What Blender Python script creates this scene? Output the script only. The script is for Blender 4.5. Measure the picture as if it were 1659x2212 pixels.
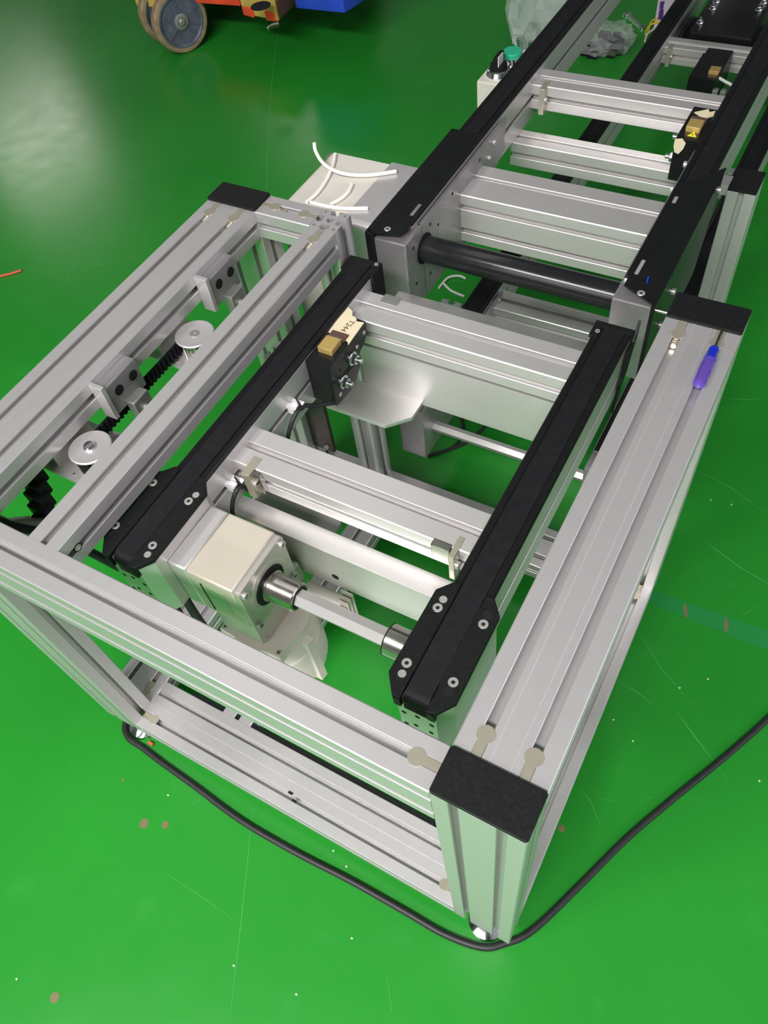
import bpy, bmesh, math, random
from mathutils import Vector, Matrix, Euler
random.seed(7)
for o in list(bpy.data.objects): bpy.data.objects.remove(o, do_unlink=True)
scn = bpy.context.scene
col = scn.collection
# ------------------------------------------------------------------ camera
# all dimensions below are millimetres, z = 0 at the top face of the lift frame's rails
FLOOR = -717.0
S = 0.001
def V(p): return Vector((p[0]*S, p[1]*S, (p[2]-FLOOR)*S))
FPX = 1697.6
CAM = Vector((121.54, -147.42, 681.91)); ROT = Euler((0.6116, 0.1065, 0.5042), 'XYZ')
cd = bpy.data.cameras.new('camera'); cam = bpy.data.objects.new('camera', cd); col.objects.link(cam)
cam.location = V(CAM); cam.rotation_euler = ROT
cd.sensor_fit = 'VERTICAL'; cd.sensor_height = 24.0; cd.lens = FPX/2212*24.0
cd.clip_start = 0.02; cd.clip_end = 60
scn.camera = cam
RM = ROT.to_matrix()
def ray(x, y): return RM @ Vector(((x-829.5)/FPX, -(y-1106)/FPX, -1.0))
def onZ(x, y, z): d = ray(x, y); return CAM + d*((z-CAM.z)/d.z)
def onX(x, y, X): d = ray(x, y); return CAM + d*((X-CAM.x)/d.x)
def onY(x, y, Y): d = ray(x, y); return CAM + d*((Y-CAM.y)/d.y)
# ------------------------------------------------------------------ light
w = bpy.data.worlds.new('factory_hall'); scn.world = w; w.use_nodes = True
bg = w.node_tree.nodes['Background']; bg.inputs[0].default_value = (0.93, 0.92, 0.98, 1); bg.inputs[1].default_value = 0.30
def area(name, loc, target, sx, sy, power, colr=(1, 0.98, 0.94)):
    l = bpy.data.lights.new(name, 'AREA'); l.shape = 'RECTANGLE'; l.size = sx; l.size_y = sy; l.energy = power; l.color = colr
    o = bpy.data.objects.new(name, l); col.objects.link(o); o.location = loc
    o.rotation_euler = (Vector(target)-Vector(loc)).to_track_quat('-Z', 'Y').to_euler(); return o
area('ceiling_lamp_front', (-0.2, -1.75, 3.4), (-0.2, -1.2, 0), 3.0, 0.45, 185, (1, 0.955, 0.97))
area('ceiling_lamp_rear_row', (-0.5, -4.2, 3.4), (-0.5, -3.6, 0), 3.6, 0.4, 75, (1, 0.955, 0.97))
area('ceiling_lamp_mid', (-1.6, 1.6, 3.45), (-1.4, 1.6, 0), 2.6, 0.35, 6, (1, 0.955, 0.96))
area('window_light_front', (-0.6, -5.3, 2.3), (-0.4, 0.3, 0.6), 4.6, 1.4, 45, (1, 0.96, 0.97))
area('window_light_right', (3.4, 0.9, 1.75), (-0.6, 0.9, 0.7), 3.4, 1.3, 48, (0.93, 0.86, 1.0))
area('window_light_left', (-6.40, 4.25, 2.25), (-2.0, 4.0, 1.0), 1.1, 0.6, 12, (1, 0.93, 0.86))
area('window_light_back', (-5.2, 6.90, 2.95), (-4.0, 0, 1.0), 1.0, 0.9, 6, (1, 0.94, 0.9))
scn.view_settings.view_transform = 'Standard'
scn.view_settings.look = 'None'
scn.view_settings.exposure = 0.22
scn.view_settings.gamma = 1.0
scn.view_settings.use_curve_mapping = False

# ------------------------------------------------------------------ materials
MAT = {}
def mat(name, colr, rough=0.5, metal=0.0, noise=0.0, scale=40.0, bump=0.0, bscale=300.0, trans=0.0, alpha=1.0, coat=0.0, spec=None, ior=1.45, stretch=None):
    m = bpy.data.materials.new(name); m.use_nodes = True
    nt = m.node_tree; b = nt.nodes['Principled BSDF']
    b.inputs['Base Color'].default_value = (*colr, 1); b.inputs['Roughness'].default_value = rough; b.inputs['Metallic'].default_value = metal
    b.inputs['Transmission Weight'].default_value = trans; b.inputs['Alpha'].default_value = alpha; b.inputs['Coat Weight'].default_value = coat
    b.inputs['IOR'].default_value = ior
    if spec is not None: b.inputs['Specular IOR Level'].default_value = spec
    tc = nt.nodes.new('ShaderNodeTexCoord'); mp = nt.nodes.new('ShaderNodeMapping')
    nt.links.new(tc.outputs['Object'], mp.inputs[0])
    if stretch: mp.inputs['Scale'].default_value = stretch
    n = nt.nodes.new('ShaderNodeTexNoise'); n.inputs['Scale'].default_value = scale; n.inputs['Detail'].default_value = 5
    nt.links.new(mp.outputs[0], n.inputs['Vector'])
    if noise:
        r = nt.nodes.new('ShaderNodeMapRange'); r.inputs['From Min'].default_value = 0.3; r.inputs['From Max'].default_value = 0.7
        r.inputs['To Min'].default_value = 1-noise; r.inputs['To Max'].default_value = 1+noise*0.6
        mx = nt.nodes.new('ShaderNodeMix'); mx.data_type = 'RGBA'; mx.blend_type = 'MULTIPLY'; mx.inputs[0].default_value = 1
        mx.inputs[6].default_value = (*colr, 1)
        nt.links.new(n.outputs[0], r.inputs[0]); nt.links.new(r.outputs[0], mx.inputs[7]); nt.links.new(mx.outputs[2], b.inputs['Base Color'])
        r2 = nt.nodes.new('ShaderNodeMapRange'); r2.inputs['To Min'].default_value = max(0.03, rough-min(0.08, noise*1.2)); r2.inputs['To Max'].default_value = min(1, rough+min(0.08, noise*1.2))
        nt.links.new(n.outputs[0], r2.inputs[0]); nt.links.new(r2.outputs[0], b.inputs['Roughness'])
    if bump:
        n2 = nt.nodes.new('ShaderNodeTexNoise'); n2.inputs['Scale'].default_value = bscale; n2.inputs['Detail'].default_value = 3
        nt.links.new(tc.outputs['Object'], n2.inputs['Vector'])
        bp = nt.nodes.new('ShaderNodeBump'); bp.inputs['Strength'].default_value = bump; bp.inputs['Distance'].default_value = 0.001
        nt.links.new(n2.outputs[0], bp.inputs['Height']); nt.links.new(bp.outputs[0], b.inputs['Normal'])
    MAT[name] = m; return m
mat('anodised', (0.65, 0.63, 0.63), 0.38, 0.65, 0.012, 60, 0.03, 900)
mat('anodised_bar', (0.69, 0.67, 0.655), 0.37, 0.62, 0.015, 30, 0.03, 700)
mat('sheet', (0.46, 0.43, 0.45), 0.46, 0.8, 0.16, 18, 0.05, 500)
mat('dark_steel', (0.10, 0.085, 0.08), 0.25, 0.9, 0.3, 12)
mat('dull_plate', (0.45, 0.45, 0.43), 0.5, 0.8, 0.18, 14)
mat('black_plastic', (0.010, 0.0105, 0.011), 0.50, 0, 0.25, 250, 0.10, 1600, spec=0.2)
mat('belt', (0.010, 0.0105, 0.012), 0.62, 0, 0.2, 90, 0.15, 1400, spec=0.2)
mat('guide', (0.008, 0.008, 0.009), 0.38, 0, 0.1, 60, spec=0.3)
mat('roller_black', (0.014, 0.014, 0.016), 0.20, 0, 0.1, 60)
mat('black_paint', (0.009, 0.010, 0.010), 0.32, 0, 0.15, 30, spec=0.3)
mat('black_hole', (0.004, 0.004, 0.004), 0.8)
mat('nickel', (0.58, 0.535, 0.425), 0.30, 0.65, 0.03, 50)
mat('steel', (0.52, 0.49, 0.46), 0.24, 1.0, 0.05, 80)
mat('screw_steel', (0.56, 0.55, 0.52), 0.32, 0.6, 0.08, 400)
mat('chrome', (0.80, 0.80, 0.82), 0.10, 1.0)
mat('zinc', (0.78, 0.79, 0.82), 0.22, 1.0, 0.06, 120)
mat('gearbox', (0.60, 0.555, 0.455), 0.38, 0.25, 0.03, 30, 0.03, 600)
mat('gear_face', (0.62, 0.58, 0.54), 0.4, 0.6, 0.04, 30)
mat('cast', (0.78, 0.71, 0.65), 0.45, 0.0, 0.04, 30, 0.1, 400)
mat('brass', (0.70, 0.50, 0.17), 0.38, 0.6, 0.05, 60)
mat('tape', (0.70, 0.63, 0.42), 0.75, 0, 0.05, 60)
mat('ink', (0.12, 0.05, 0.03), 0.8)
mat('cable', (0.02, 0.021, 0.022), 0.45, 0, 0.1, 80)
mat('white_nylon', (0.82, 0.80, 0.80), 0.4)
mat('white_tube', (0.88, 0.86, 0.80), 0.35)
mat('cover_beige', (0.66, 0.63, 0.56), 0.5, 0.05, 0.04, 12)
mat('green_button', (0.03, 0.42, 0.25), 0.4)
mat('sticker', (0.85, 0.82, 0.03), 0.4)
mat('blue_mark', (0.01, 0.06, 0.75), 0.4)
mat('violet', (0.34, 0.20, 0.85), 0.08, trans=0.75, ior=1.45)
mat('blue_clear', (0.02, 0.05, 0.75), 0.08, trans=0.55, ior=1.45)
mat('red_paint', (0.80, 0.075, 0.03), 0.5, 0, 0.25, 12)
mat('yellow_paint', (0.62, 0.45, 0.10), 0.5, 0, 0.25, 20)
mat('blue_plastic', (0.03, 0.08, 0.62), 0.42, 0, 0.3, 10)
mat('tyre', (0.30, 0.22, 0.13), 0.7, 0, 0.3, 40)
mat('wheel_hub', (0.10, 0.12, 0.16), 0.5, 0.0, 0.35, 25)
mat('dark_brown', (0.10, 0.05, 0.04), 0.7)
mat('bag', (0.80, 0.84, 0.83), 0.10, trans=0.0, alpha=0.30, spec=1.0)
mat('wrap', (0.75, 0.77, 0.78), 0.06, alpha=0.22, spec=1.0)
mat('paper', (0.74, 0.71, 0.74), 0.7)
mat('purple_print', (0.12, 0.03, 0.30), 0.6)
mat('yellow_wire', (0.65, 0.50, 0.04), 0.4)
mat('white_wire', (0.65, 0.68, 0.62), 0.4)
mat('red_scrap', (0.62, 0.10, 0.05), 0.5)
mat('scratch', (0.07, 0.36, 0.10), 0.4)
mat('patch', (0.018, 0.235, 0.052), 0.25)
mat('rust', (0.16, 0.15, 0.06), 0.6)
mat('wall_white', (0.38, 0.355, 0.40), 0.8, 0, 0.02, 2)
mat('ceiling_grey', (0.42, 0.37, 0.43), 0.8, 0, 0.02, 2)
mat('reflection_green', (0.42, 0.52, 0.38), 0.35, 0.4)  # colour of the greenish reflection painted on the gearbox
def floor_mat():
    m = bpy.data.materials.new('green_epoxy'); m.use_nodes = True; nt = m.node_tree; b = nt.nodes['Principled BSDF']
    tc = nt.nodes.new('ShaderNodeTexCoord')
    def noise(sc, det): 
        n = nt.nodes.new('ShaderNodeTexNoise'); n.inputs['Scale'].default_value = sc; n.inputs['Detail'].default_value = det
        nt.links.new(tc.outputs['Object'], n.inputs['Vector']); return n
    n1 = noise(1.3, 6); n2 = noise(14, 6); n3 = noise(220, 2)
    cr = nt.nodes.new('ShaderNodeValToRGB'); e = cr.color_ramp.elements
    e[0].position = 0.30; e[0].color = (0.014, 0.222, 0.020, 1); e[1].position = 0.72; e[1].color = (0.022, 0.278, 0.027, 1)
    nt.links.new(n1.outputs[0], cr.inputs[0])
    cr2 = nt.nodes.new('ShaderNodeValToRGB'); e = cr2.color_ramp.elements
    e[0].position = 0.62; e[0].color = (0, 0, 0, 1); e[1].position = 0.82; e[1].color = (0.16, 0.16, 0.16, 1)
    nt.links.new(n2.outputs[0], cr2.inputs[0])
    mx = nt.nodes.new('ShaderNodeMix'); mx.data_type = 'RGBA'; mx.inputs[7].default_value = (0.06, 0.36, 0.09, 1)
    nt.links.new(cr2.outputs[0], mx.inputs[0]); nt.links.new(cr.outputs[0], mx.inputs[6]); nt.links.new(mx.outputs[2], b.inputs['Base Color'])
    r = nt.nodes.new('ShaderNodeMapRange'); r.inputs['To Min'].default_value = 0.19; r.inputs['To Max'].default_value = 0.29
    nt.links.new(n2.outputs[0], r.inputs[0]); nt.links.new(r.outputs[0], b.inputs['Roughness'])
    bp = nt.nodes.new('ShaderNodeBump'); bp.inputs['Strength'].default_value = 0.03; bp.inputs['Distance'].default_value = 0.001
    nt.links.new(n3.outputs[0], bp.inputs['Height']); nt.links.new(bp.outputs[0], b.inputs['Normal'])
    b.inputs['Specular IOR Level'].default_value = 0.36
    MAT['green_epoxy'] = m
floor_mat()

# ------------------------------------------------------------------ mesh building
WO = {}   # world origin (mm) of every object
class MB:
    def __init__(s): s.v = []; s.f = []; s.m = []; s.mi = 0; s.ang = 20
    def add(s, vs, fs):
        n = len(s.v); s.v += [tuple(p) for p in vs]
        for f in fs: s.f.append([i+n for i in f]); s.m.append(s.mi)
        return s
    def slot(s, i): s.mi = i; return s
    def bm(s, b):
        b.verts.index_update(); s.add([v.co[:] for v in b.verts], [[v.index for v in f.verts] for f in b.faces]); b.free(); return s
    def box(s, x0, x1, y0, y1, z0, z1, bev=0.0, seg=2):
        b = bmesh.new(); bmesh.ops.create_cube(b, size=1)
        for v in b.verts: v.co = ((x0+x1)/2+v.co.x*(x1-x0), (y0+y1)/2+v.co.y*(y1-y0), (z0+z1)/2+v.co.z*(z1-z0))
        if bev: bmesh.ops.bevel(b, geom=list(b.edges), offset=bev, segments=seg, profile=0.5, affect='EDGES')
        return s.bm(b)
    def prism(s, pts, axis, a0, a1, bev=0.0):
        def P(u, v, a): return {'X': (a, u, v), 'Y': (u, a, v), 'Z': (u, v, a)}[axis]
        b = bmesh.new()
        lo = [b.verts.new(P(u, v, a0)) for u, v in pts]; hi = [b.verts.new(P(u, v, a1)) for u, v in pts]
        n = len(pts)
        b.faces.new(lo[::-1]); b.faces.new(hi)
        for i in range(n): b.faces.new((lo[i], lo[(i+1) % n], hi[(i+1) % n], hi[i]))
        if bev: bmesh.ops.bevel(b, geom=[e for e in b.edges], offset=bev, segments=2, profile=0.5, affect='EDGES')
        bmesh.ops.recalc_face_normals(b, faces=list(b.faces))
        return s.bm(b)
    def cone(s, p0, p1, r0, r1, seg=24, caps=True):
        p0 = Vector(p0); p1 = Vector(p1); d = (p1-p0).normalized(); u = d.orthogonal().normalized(); q = d.cross(u)
        vs = []
        for p, r in ((p0, r0), (p1, r1)):
            for i in range(seg): t = 2*math.pi*i/seg; vs.append(p+u*(r*math.cos(t))+q*(r*math.sin(t)))
        fs = [[i, (i+1) % seg, seg+(i+1) % seg, seg+i] for i in range(seg)]
        if caps: fs += [list(range(seg))[::-1], list(range(seg, 2*seg))]
        return s.add(vs, fs)
    def cyl(s, p0, p1, r, seg=24): return s.cone(p0, p1, r, r, seg)
    def lathe(s, c, axis, prof, seg=32, phase=0.0, caps=True):   # prof: (radius, along); the axis is a direction
        d = Vector(axis).normalized(); u = d.orthogonal().normalized(); q = d.cross(u); c = Vector(c)
        vs = []; n = len(prof)
        for r, a in prof:
            for i in range(seg): t = 2*math.pi*i/seg+phase; vs.append(c+d*a+u*(r*math.cos(t))+q*(r*math.sin(t)))
        fs = []
        for k in range(n-1):
            for i in range(seg): fs.append([k*seg+i, k*seg+(i+1) % seg, (k+1)*seg+(i+1) % seg, (k+1)*seg+i])
        if caps: fs += [list(range(seg))[::-1], list(range((n-1)*seg, n*seg))]
        return s.add(vs, fs)
    def tube(s, pts, r, seg=10, smooth=6):
        s.ang = 50
        P = [Vector(p) for p in pts]
        if smooth and len(P) > 2:
            Q = []
            for i in range(len(P)-1):
                a = P[max(i-1, 0)]; b = P[i]; c = P[i+1]; d = P[min(i+2, len(P)-1)]
                for k in range(smooth):
                    t = k/smooth
                    Q.append(0.5*((2*b)+(c-a)*t+(2*a-5*b+4*c-d)*t*t+(3*b-a-3*c+d)*t**3))
            P = Q+[P[-1]]
        vs = []; u = None
        for i, p in enumerate(P):
            d = (P[min(i+1, len(P)-1)]-P[max(i-1, 0)]).normalized()
            u = (u-d*u.dot(d)).normalized() if u is not None and (u-d*u.dot(d)).length > 1e-4 else d.orthogonal().normalized()
            q = d.cross(u)
            for k in range(seg): t = 2*math.pi*k/seg; vs.append(p+u*(r*math.cos(t))+q*(r*math.sin(t)))
        fs = []
        for i in range(len(P)-1):
            for k in range(seg): fs.append([i*seg+k, i*seg+(k+1) % seg, (i+1)*seg+(k+1) % seg, (i+1)*seg+k])
        fs += [list(range(seg))[::-1], list(range((len(P)-1)*seg, len(P)*seg))]
        return s.add(vs, fs)
    # a slotted aluminium profile: u,v are the two axes across, slots lists absolute positions on each side
    def profile(s, axis, a0, a1, u0, u1, v0, v1, um=(), up=(), vm=(), vp=(), groove=(), ow=4.6, lip=3.2, cw=9.0, dep=11.0, ch=1.3):
        def side(p, q, inw, pos, grooves=()):
            # walk from p to q, inw = inward normal, pos = distances along
            d = Vector((q[0]-p[0], q[1]-p[1])); L = d.length; d /= L; n = Vector(inw); o = Vector(p); out = []
            ev = sorted([(t, 's') for t in pos]+[(t, 'g') for t in grooves])
            out.append(o+d*ch)
            for t, k in ev:
                if k == 's':
                    for dt, dn in ((-ow-0.7, 0), (-ow, 0.7), (-ow, lip), (-cw, lip), (-cw*0.6, dep), (cw*0.6, dep), (cw, lip), (ow, lip), (ow, 0.7), (ow+0.7, 0)): out.append(o+d*(t+dt)+n*dn)
                else:
                    for dt, dn in ((-0.55, 0), (0, 0.6), (0.55, 0)): out.append(o+d*(t+dt)+n*dn)
            out.append(o+d*(L-ch)); return out
        pts = side((u0, v0), (u1, v0), (0, 1), [t-u0 for t in vm])
        pts += side((u1, v0), (u1, v1), (-1, 0), [t-v0 for t in up])
        pts += side((u1, v1), (u0, v1), (0, -1), [u1-t for t in vp], [u1-t for t in groove])
        pts += side((u0, v1), (u0, v0), (1, 0), [v1-t for t in um])
        return s.prism([(p.x, p.y) for p in pts], axis, a0, a1)
    def build(s, name, mats, parent=None, label=None, category=None, group=None, kind=None, angle=None):
        angle = angle or s.ang
        xs = list(zip(*s.v)); o = Vector(((min(xs[0])+max(xs[0]))/2, (min(xs[1])+max(xs[1]))/2, min(xs[2])))
        me = bpy.data.meshes.new(name)
        me.from_pydata([((x-o.x)*S, (y-o.y)*S, (z-o.z)*S) for x, y, z in s.v], [], s.f)
        if isinstance(mats, str): mats = [mats]
        for k in mats: me.materials.append(MAT[k])
        me.polygons.foreach_set('material_index', s.m); me.polygons.foreach_set('use_smooth', [True]*len(me.polygons))
        me.update(); me.set_sharp_from_angle(angle=math.radians(angle))
        return link(name, me, o, parent, label, category, group, kind)
def link(name, me, o, parent=None, label=None, category=None, group=None, kind=None, rot=None):
    ob = bpy.data.objects.new(name, me); col.objects.link(ob); WO[ob] = Vector(o)
    if parent: ob.parent = parent; ob.location = (Vector(o)-WO[parent])*S
    else: ob.location = V(o)
    if rot: ob.rotation_euler = rot
    tag(ob, label, category, group, kind); return ob
def tag(ob, label=None, category=None, group=None, kind=None):
    if label: ob['label'] = label
    if category: ob['category'] = category
    if group: ob['group'] = group
    if kind: ob['kind'] = kind
def thing(name, loc, label, category, group=None):
    return link(name, None, loc, None, label, category, group)
# shared small meshes, origin at the seat of the head, pointing along +Z
def shared(name, fn, mats, angle=32):
    b = MB(); fn(b); me = bpy.data.meshes.new(name); me.from_pydata([(x*S, y*S, z*S) for x, y, z in b.v], [], b.f)
    for k in ([mats] if isinstance(mats, str) else mats): me.materials.append(MAT[k])
    me.polygons.foreach_set('material_index', b.m); me.polygons.foreach_set('use_smooth', [True]*len(me.polygons)); me.update()
    me.set_sharp_from_angle(angle=math.radians(angle)); return me
def f_csk(r):
    def fn(b):
        b.lathe((0, 0, 0), (0, 0, 1), [(r, -1), (r, 0.3), (r*0.93, 0.7), (r*0.42, 0.7), (r*0.40, 0.1)], 20)
        b.slot(1).lathe((0, 0, 0), (0, 0, 1), [(r*0.42, 0.0), (r*0.40, 0.25)], 6)
    return fn
M_CSK = shared('countersunk_screw', f_csk(5.4), ['screw_steel', 'black_hole'])
M_CSK_S = shared('small_screw', f_csk(3.2), ['screw_steel', 'black_hole'])
def f_shcs(b):
    b.lathe((0, 0, 0), (0, 0, 1), [(5.0, 0), (5.0, 4.4), (4.5, 5), (2.6, 5), (2.5, 2.6)], 18)
    b.slot(1).lathe((0, 0, 0), (0, 0, 1), [(2.6, 2.5), (2.5, 2.8)], 6)
M_SHCS = shared('socket_cap_screw', f_shcs, ['screw_steel', 'black_hole'])
def f_hexbolt(b):
    b.lathe((0, 0, 0), (0, 0, 1), [(10.4, 0), (10.4, 1.6), (9.6, 2.2)], 24)
    b.lathe((0, 0, 0), (0, 0, 1), [(8.0, 2), (8.0, 7.4), (7.2, 8.2)], 6)
    b.lathe((0, 0, 0), (0, 0, 1), [(4.0, 8), (4.0, 15), (3.2, 15.8)], 16)
M_HEX = shared('flange_nut', f_hexbolt, 'zinc')
def f_hole(r):
    def fn(b): b.lathe((0, 0, 0), (0, 0, 1), [(r, -0.4), (r, 0.12)], 20)
    return fn
M_HOLE = shared('hole', f_hole(5.4), 'black_hole'); M_HOLE_L = shared('large_hole', f_hole(7.6), 'black_hole'); M_HOLE_S = shared('small_hole', f_hole(3.0), 'black_hole')
def f_recess(b):   # a counterbore with a screw head deep in it
    b.lathe((0, 0, 0), (0, 0, 1), [(5.8, -0.4), (5.8, 0.10)], 20)
    b.slot(1).lathe((0, 0, 0), (0, 0, 1), [(4.3, 0.05), (4.3, 0.35), (2.0, 0.35), (1.9, 0.15)], 18)
M_RECESS = shared('recessed_screw', f_recess, ['black_hole', 'screw_steel'])
ROTS = {'z': (0, 0, 0), 'y-': (math.pi/2, 0, 0), 'y+': (-math.pi/2, 0, 0), 'x+': (0, math.pi/2, 0), 'x-': (0, -math.pi/2, 0)}
def put(me, name, parent, loc, d='z', label=None): return link(name, me, loc, parent, label, rot=ROTS[d])

# ------------------------------------------------------------------ floor
fb = MB(); fb.box(-6500, 3500, -5500, 7000, FLOOR-60, FLOOR)
floor = fb.build('floor', 'green_epoxy', label='glossy green epoxy factory floor with fine scratches', kind='structure')
for nm, bx_ in (('wall_left', (-6600, -6500, -5500, 7000)), ('wall_right', (3500, 3600, -5500, 7000)), ('wall_back', (-6600, 3600, 7000, 7100)), ('wall_front', (-6600, 3600, -5600, -5500))):
    b = MB(); b.box(*bx_, FLOOR-60, FLOOR+3600); b.build(nm, 'wall_white', kind='structure')
b = MB(); b.box(-6600, 3600, -5600, 7100, FLOOR+3600, FLOOR+3700); b.build('ceiling', 'ceiling_grey', kind='structure')
for nm, ax_, c_, wd_, hh_ in (('window_1', 'x', (-6500, 4250, FLOOR+2250), 1140, 640), ('window_2', 'y', (-5200, 7000, FLOOR+2900), 1060, 1060), ('window_4', 'x', (3500, 900, FLOOR+1750), 3500, 1400), ('window_3', 'y', (-600, -5500, FLOOR+2300), 4700, 1500)):
    b = MB(); u0, u1, z0, z1 = -wd_/2, wd_/2, c_[2]-hh_/2, c_[2]+hh_/2
    for (a0, a1, e0, e1) in ((u0-60, u0, z0-60, z1+60), (u1, u1+60, z0-60, z1+60), (u0, u1, z0-60, z0), (u0, u1, z1, z1+60), (-20, 20, z0, z1)):
        if ax_ == 'x': xx = sorted((c_[0]-(10 if c_[0] < 0 else -10), c_[0]+(40 if c_[0] < 0 else -40))); b.box(xx[0], xx[1], c_[1]+a0, c_[1]+a1, e0, e1)
        else: sg = 1 if c_[1] < 0 else -1; yy = sorted((c_[1]-sg*10, c_[1]+sg*40)); b.box(c_[0]+a0, c_[0]+a1, yy[0], yy[1], e0, e1)
    b.build(nm, 'anodised', kind='structure')
def ribbon(pts, wd, name='scratch', m='scratch', h=0.35):
    b = MB(); P = [onZ(x, y, FLOOR) for x, y in pts]; vs = []
    for i, p in enumerate(P):
        d = (P[min(i+1, len(P)-1)]-P[max(i-1, 0)]); d.z = 0; d.normalize(); n = Vector((-d.y, d.x, 0))
        k = wd*(0.35 if i in (0, len(P)-1) else 1)/2
        vs += [p+n*k+Vector((0, 0, h)), p-n*k+Vector((0, 0, h))]
    b.add(vs, [[2*i, 2*i+1, 2*i+3, 2*i+2] for i in range(len(P)-1)])
    return b.build(name, m, floor)
for pts, wd in (([(1378, 1362), (1425, 1440), (1500, 1528)], 1.2), ([(1337, 1475), (1372, 1492), (1408, 1520)], 1.6), ([(1462, 1538), (1500, 1590), (1540, 1642)], 2.0),
                ([(1550, 1655), (1575, 1692)], 1.4), ([(1510, 1019), (1580, 1055), (1659, 1112)], 1.6), ([(1560, 861), (1610, 863), (1659, 865)], 1.4), ([(1603, 1330), (1631, 1311)], 2.2),
                ([(1626, 1243), (1659, 1263)], 2.0), ([(1470, 1137), (1488, 1147)], 2.0), ([(1519, 1168), (1550, 1190), (1597, 1225), (1659, 1260)], 1.8), ([(1510, 1240), (1540, 1290)], 1.0),
                ([(1250, 1700), (1275, 1730), (1300, 1790)], 1.2), ([(1282, 1722), (1330, 1731)], 1.2), ([(1290, 1720), (1295, 1706)], 1.2), ([(1390, 1725), (1410, 1722)], 1.5),
                ([(545, 1745), (536, 1850), (520, 2000), (495, 2212)], 1.0), ([(350, 1880), (440, 1940), (510, 1990)], 0.9), ([(150, 1645), (165, 1672)], 1.5), ([(415, 1740), (432, 1726)], 1.4),
                ([(836, 2110), (846, 2185)], 1.6), ([(575, 470), (578, 330), (585, 200), (600, 70)], 2.2), ([(135, 625), (165, 565), (195, 515)], 2.0), ([(270, 375), (292, 388)], 2.5),
                ([(203, 568), (226, 575)], 3.0), ([(540, 240), (548, 246)], 3.0), ([(176, 420), (186, 430)], 3.0), ([(880, 120), (905, 150)], 2.2), ([(640, 1660), (655, 1690)], 1.2)):
    ribbon(pts, wd)
pb = MB(); q = [onZ(*p, FLOOR) for p in ((1405, 1274), (1659, 1362), (1720, 1382), (1720, 1435), (1659, 1405), (1395, 1300))]
pb.add([p+Vector((0, 0, 0.25)) for p in q], [[5, 4, 3, 2, 1, 0]]); pb.build('repair_strip', 'patch', floor, label='slightly bluer painted-over strip')
for pts in ([(1478, 1304), (1481, 1320), (1482, 1334)], [(1568, 1334), (1569, 1350), (1567, 1366)]): ribbon(pts, 9, 'rust_mark', 'rust', 0.5)
for x, y, r in ((311, 1779, 9), (357, 1782, 7), (1213, 1790, 6), (118, 2155, 8), (266, 1685, 3), (1650, 1205, 0)):
    if r:
        c = onZ(x, y, FLOOR); b = MB(); b.lathe((c.x, c.y, FLOOR), (0, 0, 1), [(r, -0.2), (r, 0.3)], 9); b.build('stain', 'rust', floor)
chips = MB()
for x, y in ((363, 1718), (720, 1838), (748, 1872), (505, 2086), (640, 2148), (36, 2115), (1325, 1555), (1367, 1601), (1468, 1486), (1640, 1687), (1529, 1467), (760, 2027), (1580, 1090), (1535, 1080)):
    c = onZ(x, y, FLOOR); chips.box(c.x-1.4, c.x+1.6, c.y-1.2, c.y+1.2, FLOOR, FLOOR+0.8)
o = chips.build('floor_debris', 'white_wire', floor, kind='stuff')

# ------------------------------------------------------------------ lift frame
frame = thing('lift_station', (-309, 341, FLOOR), 'silver slotted aluminium frame of the lift station with black corner caps', 'frame')
BOT = -652.0
def post(x0, x1, y0, y1, cap=True, foot=True, top=0.0):
    b = MB(); mx = [x0+22.5, x1-22.5] if x1-x0 > 60 else [(x0+x1)/2]; my = [(y0+y1)/2]
    b.profile('Z', BOT, top, x0, x1, y0, y1, um=my, up=my, vm=mx, vp=mx)
    p = b.build('post', 'anodised', frame)
    if cap:
        c = MB(); c.prism([(x0+2, y0), (x1-2, y0), (x1, y0+2), (x1, y1-2), (x1-2, y1), (x0+2, y1), (x0, y1-2), (x0, y0+2)], 'Z', top-0.5, top+4.2, 0.9)
        c.build('end_cap', 'black_plastic', p, label='black plastic end cap')
    if foot:
        f = MB(); cx, cy = (x0+x1)/2, (y0+y1)/2
        f.lathe((cx, cy, FLOOR), (0, 0, 1), [(30, 0), (31, 3), (30, 9), (18, 17), (12, 24), (8, 26), (8, 68)], 32)
        f.lathe((cx, cy, FLOOR), (0, 0, 1), [(13, 40), (13, 49)], 6)
        f.build('levelling_foot', 'chrome', p, label='chrome levelling foot')
    return p
pNR = post(0, 90, 0, 45); pFR = post(0, 90, 638, 683); pFL = post(-708, -618, 638, 683); pNL = post(-708, -618, 0, 45)
def keyhole(rail, ex, ey, dx, dy, length=22.5, z=0.0, spring=False):
    # connector plate: stem from the post face (ex,ey) along (dx,dy), round head on the end
    b = MB(); d = Vector((dx, dy)); n = Vector((-dy, dx)); o = Vector((ex, ey)); pts = [o+n*4.4, o-n*4.4]
    c = o+d*length; R = 8.6
    a0 = math.asin(4.4/R)
    base = math.atan2(-d.y, -d.x)
    for i in range(25):
        t = base+a0+(2*math.pi-2*a0)*i/24; pts.append(c+Vector((math.cos(t), math.sin(t)))*R)
    P = [(p.x, p.y) for p in pts]
    ar = sum(P[i][0]*P[(i+1) % len(P)][1]-P[(i+1) % len(P)][0]*P[i][1] for i in range(len(P)))
    if ar < 0: P = P[::-1]
    b.prism(P, 'Z', z-2, z+0.45)
    if spring:
        e = c+d*9
        for k in range(3): b.lathe((e.x+d.x*k*3.4, e.y+d.y*k*3.4, z-5-k*0.5), (d.x, d.y, 0), [(3.6, -1.2), (4.4, 0), (3.6, 1.2)], 16)
    b.build('connector', 'nickel', rail, label='shiny nickel slot connector')
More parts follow.
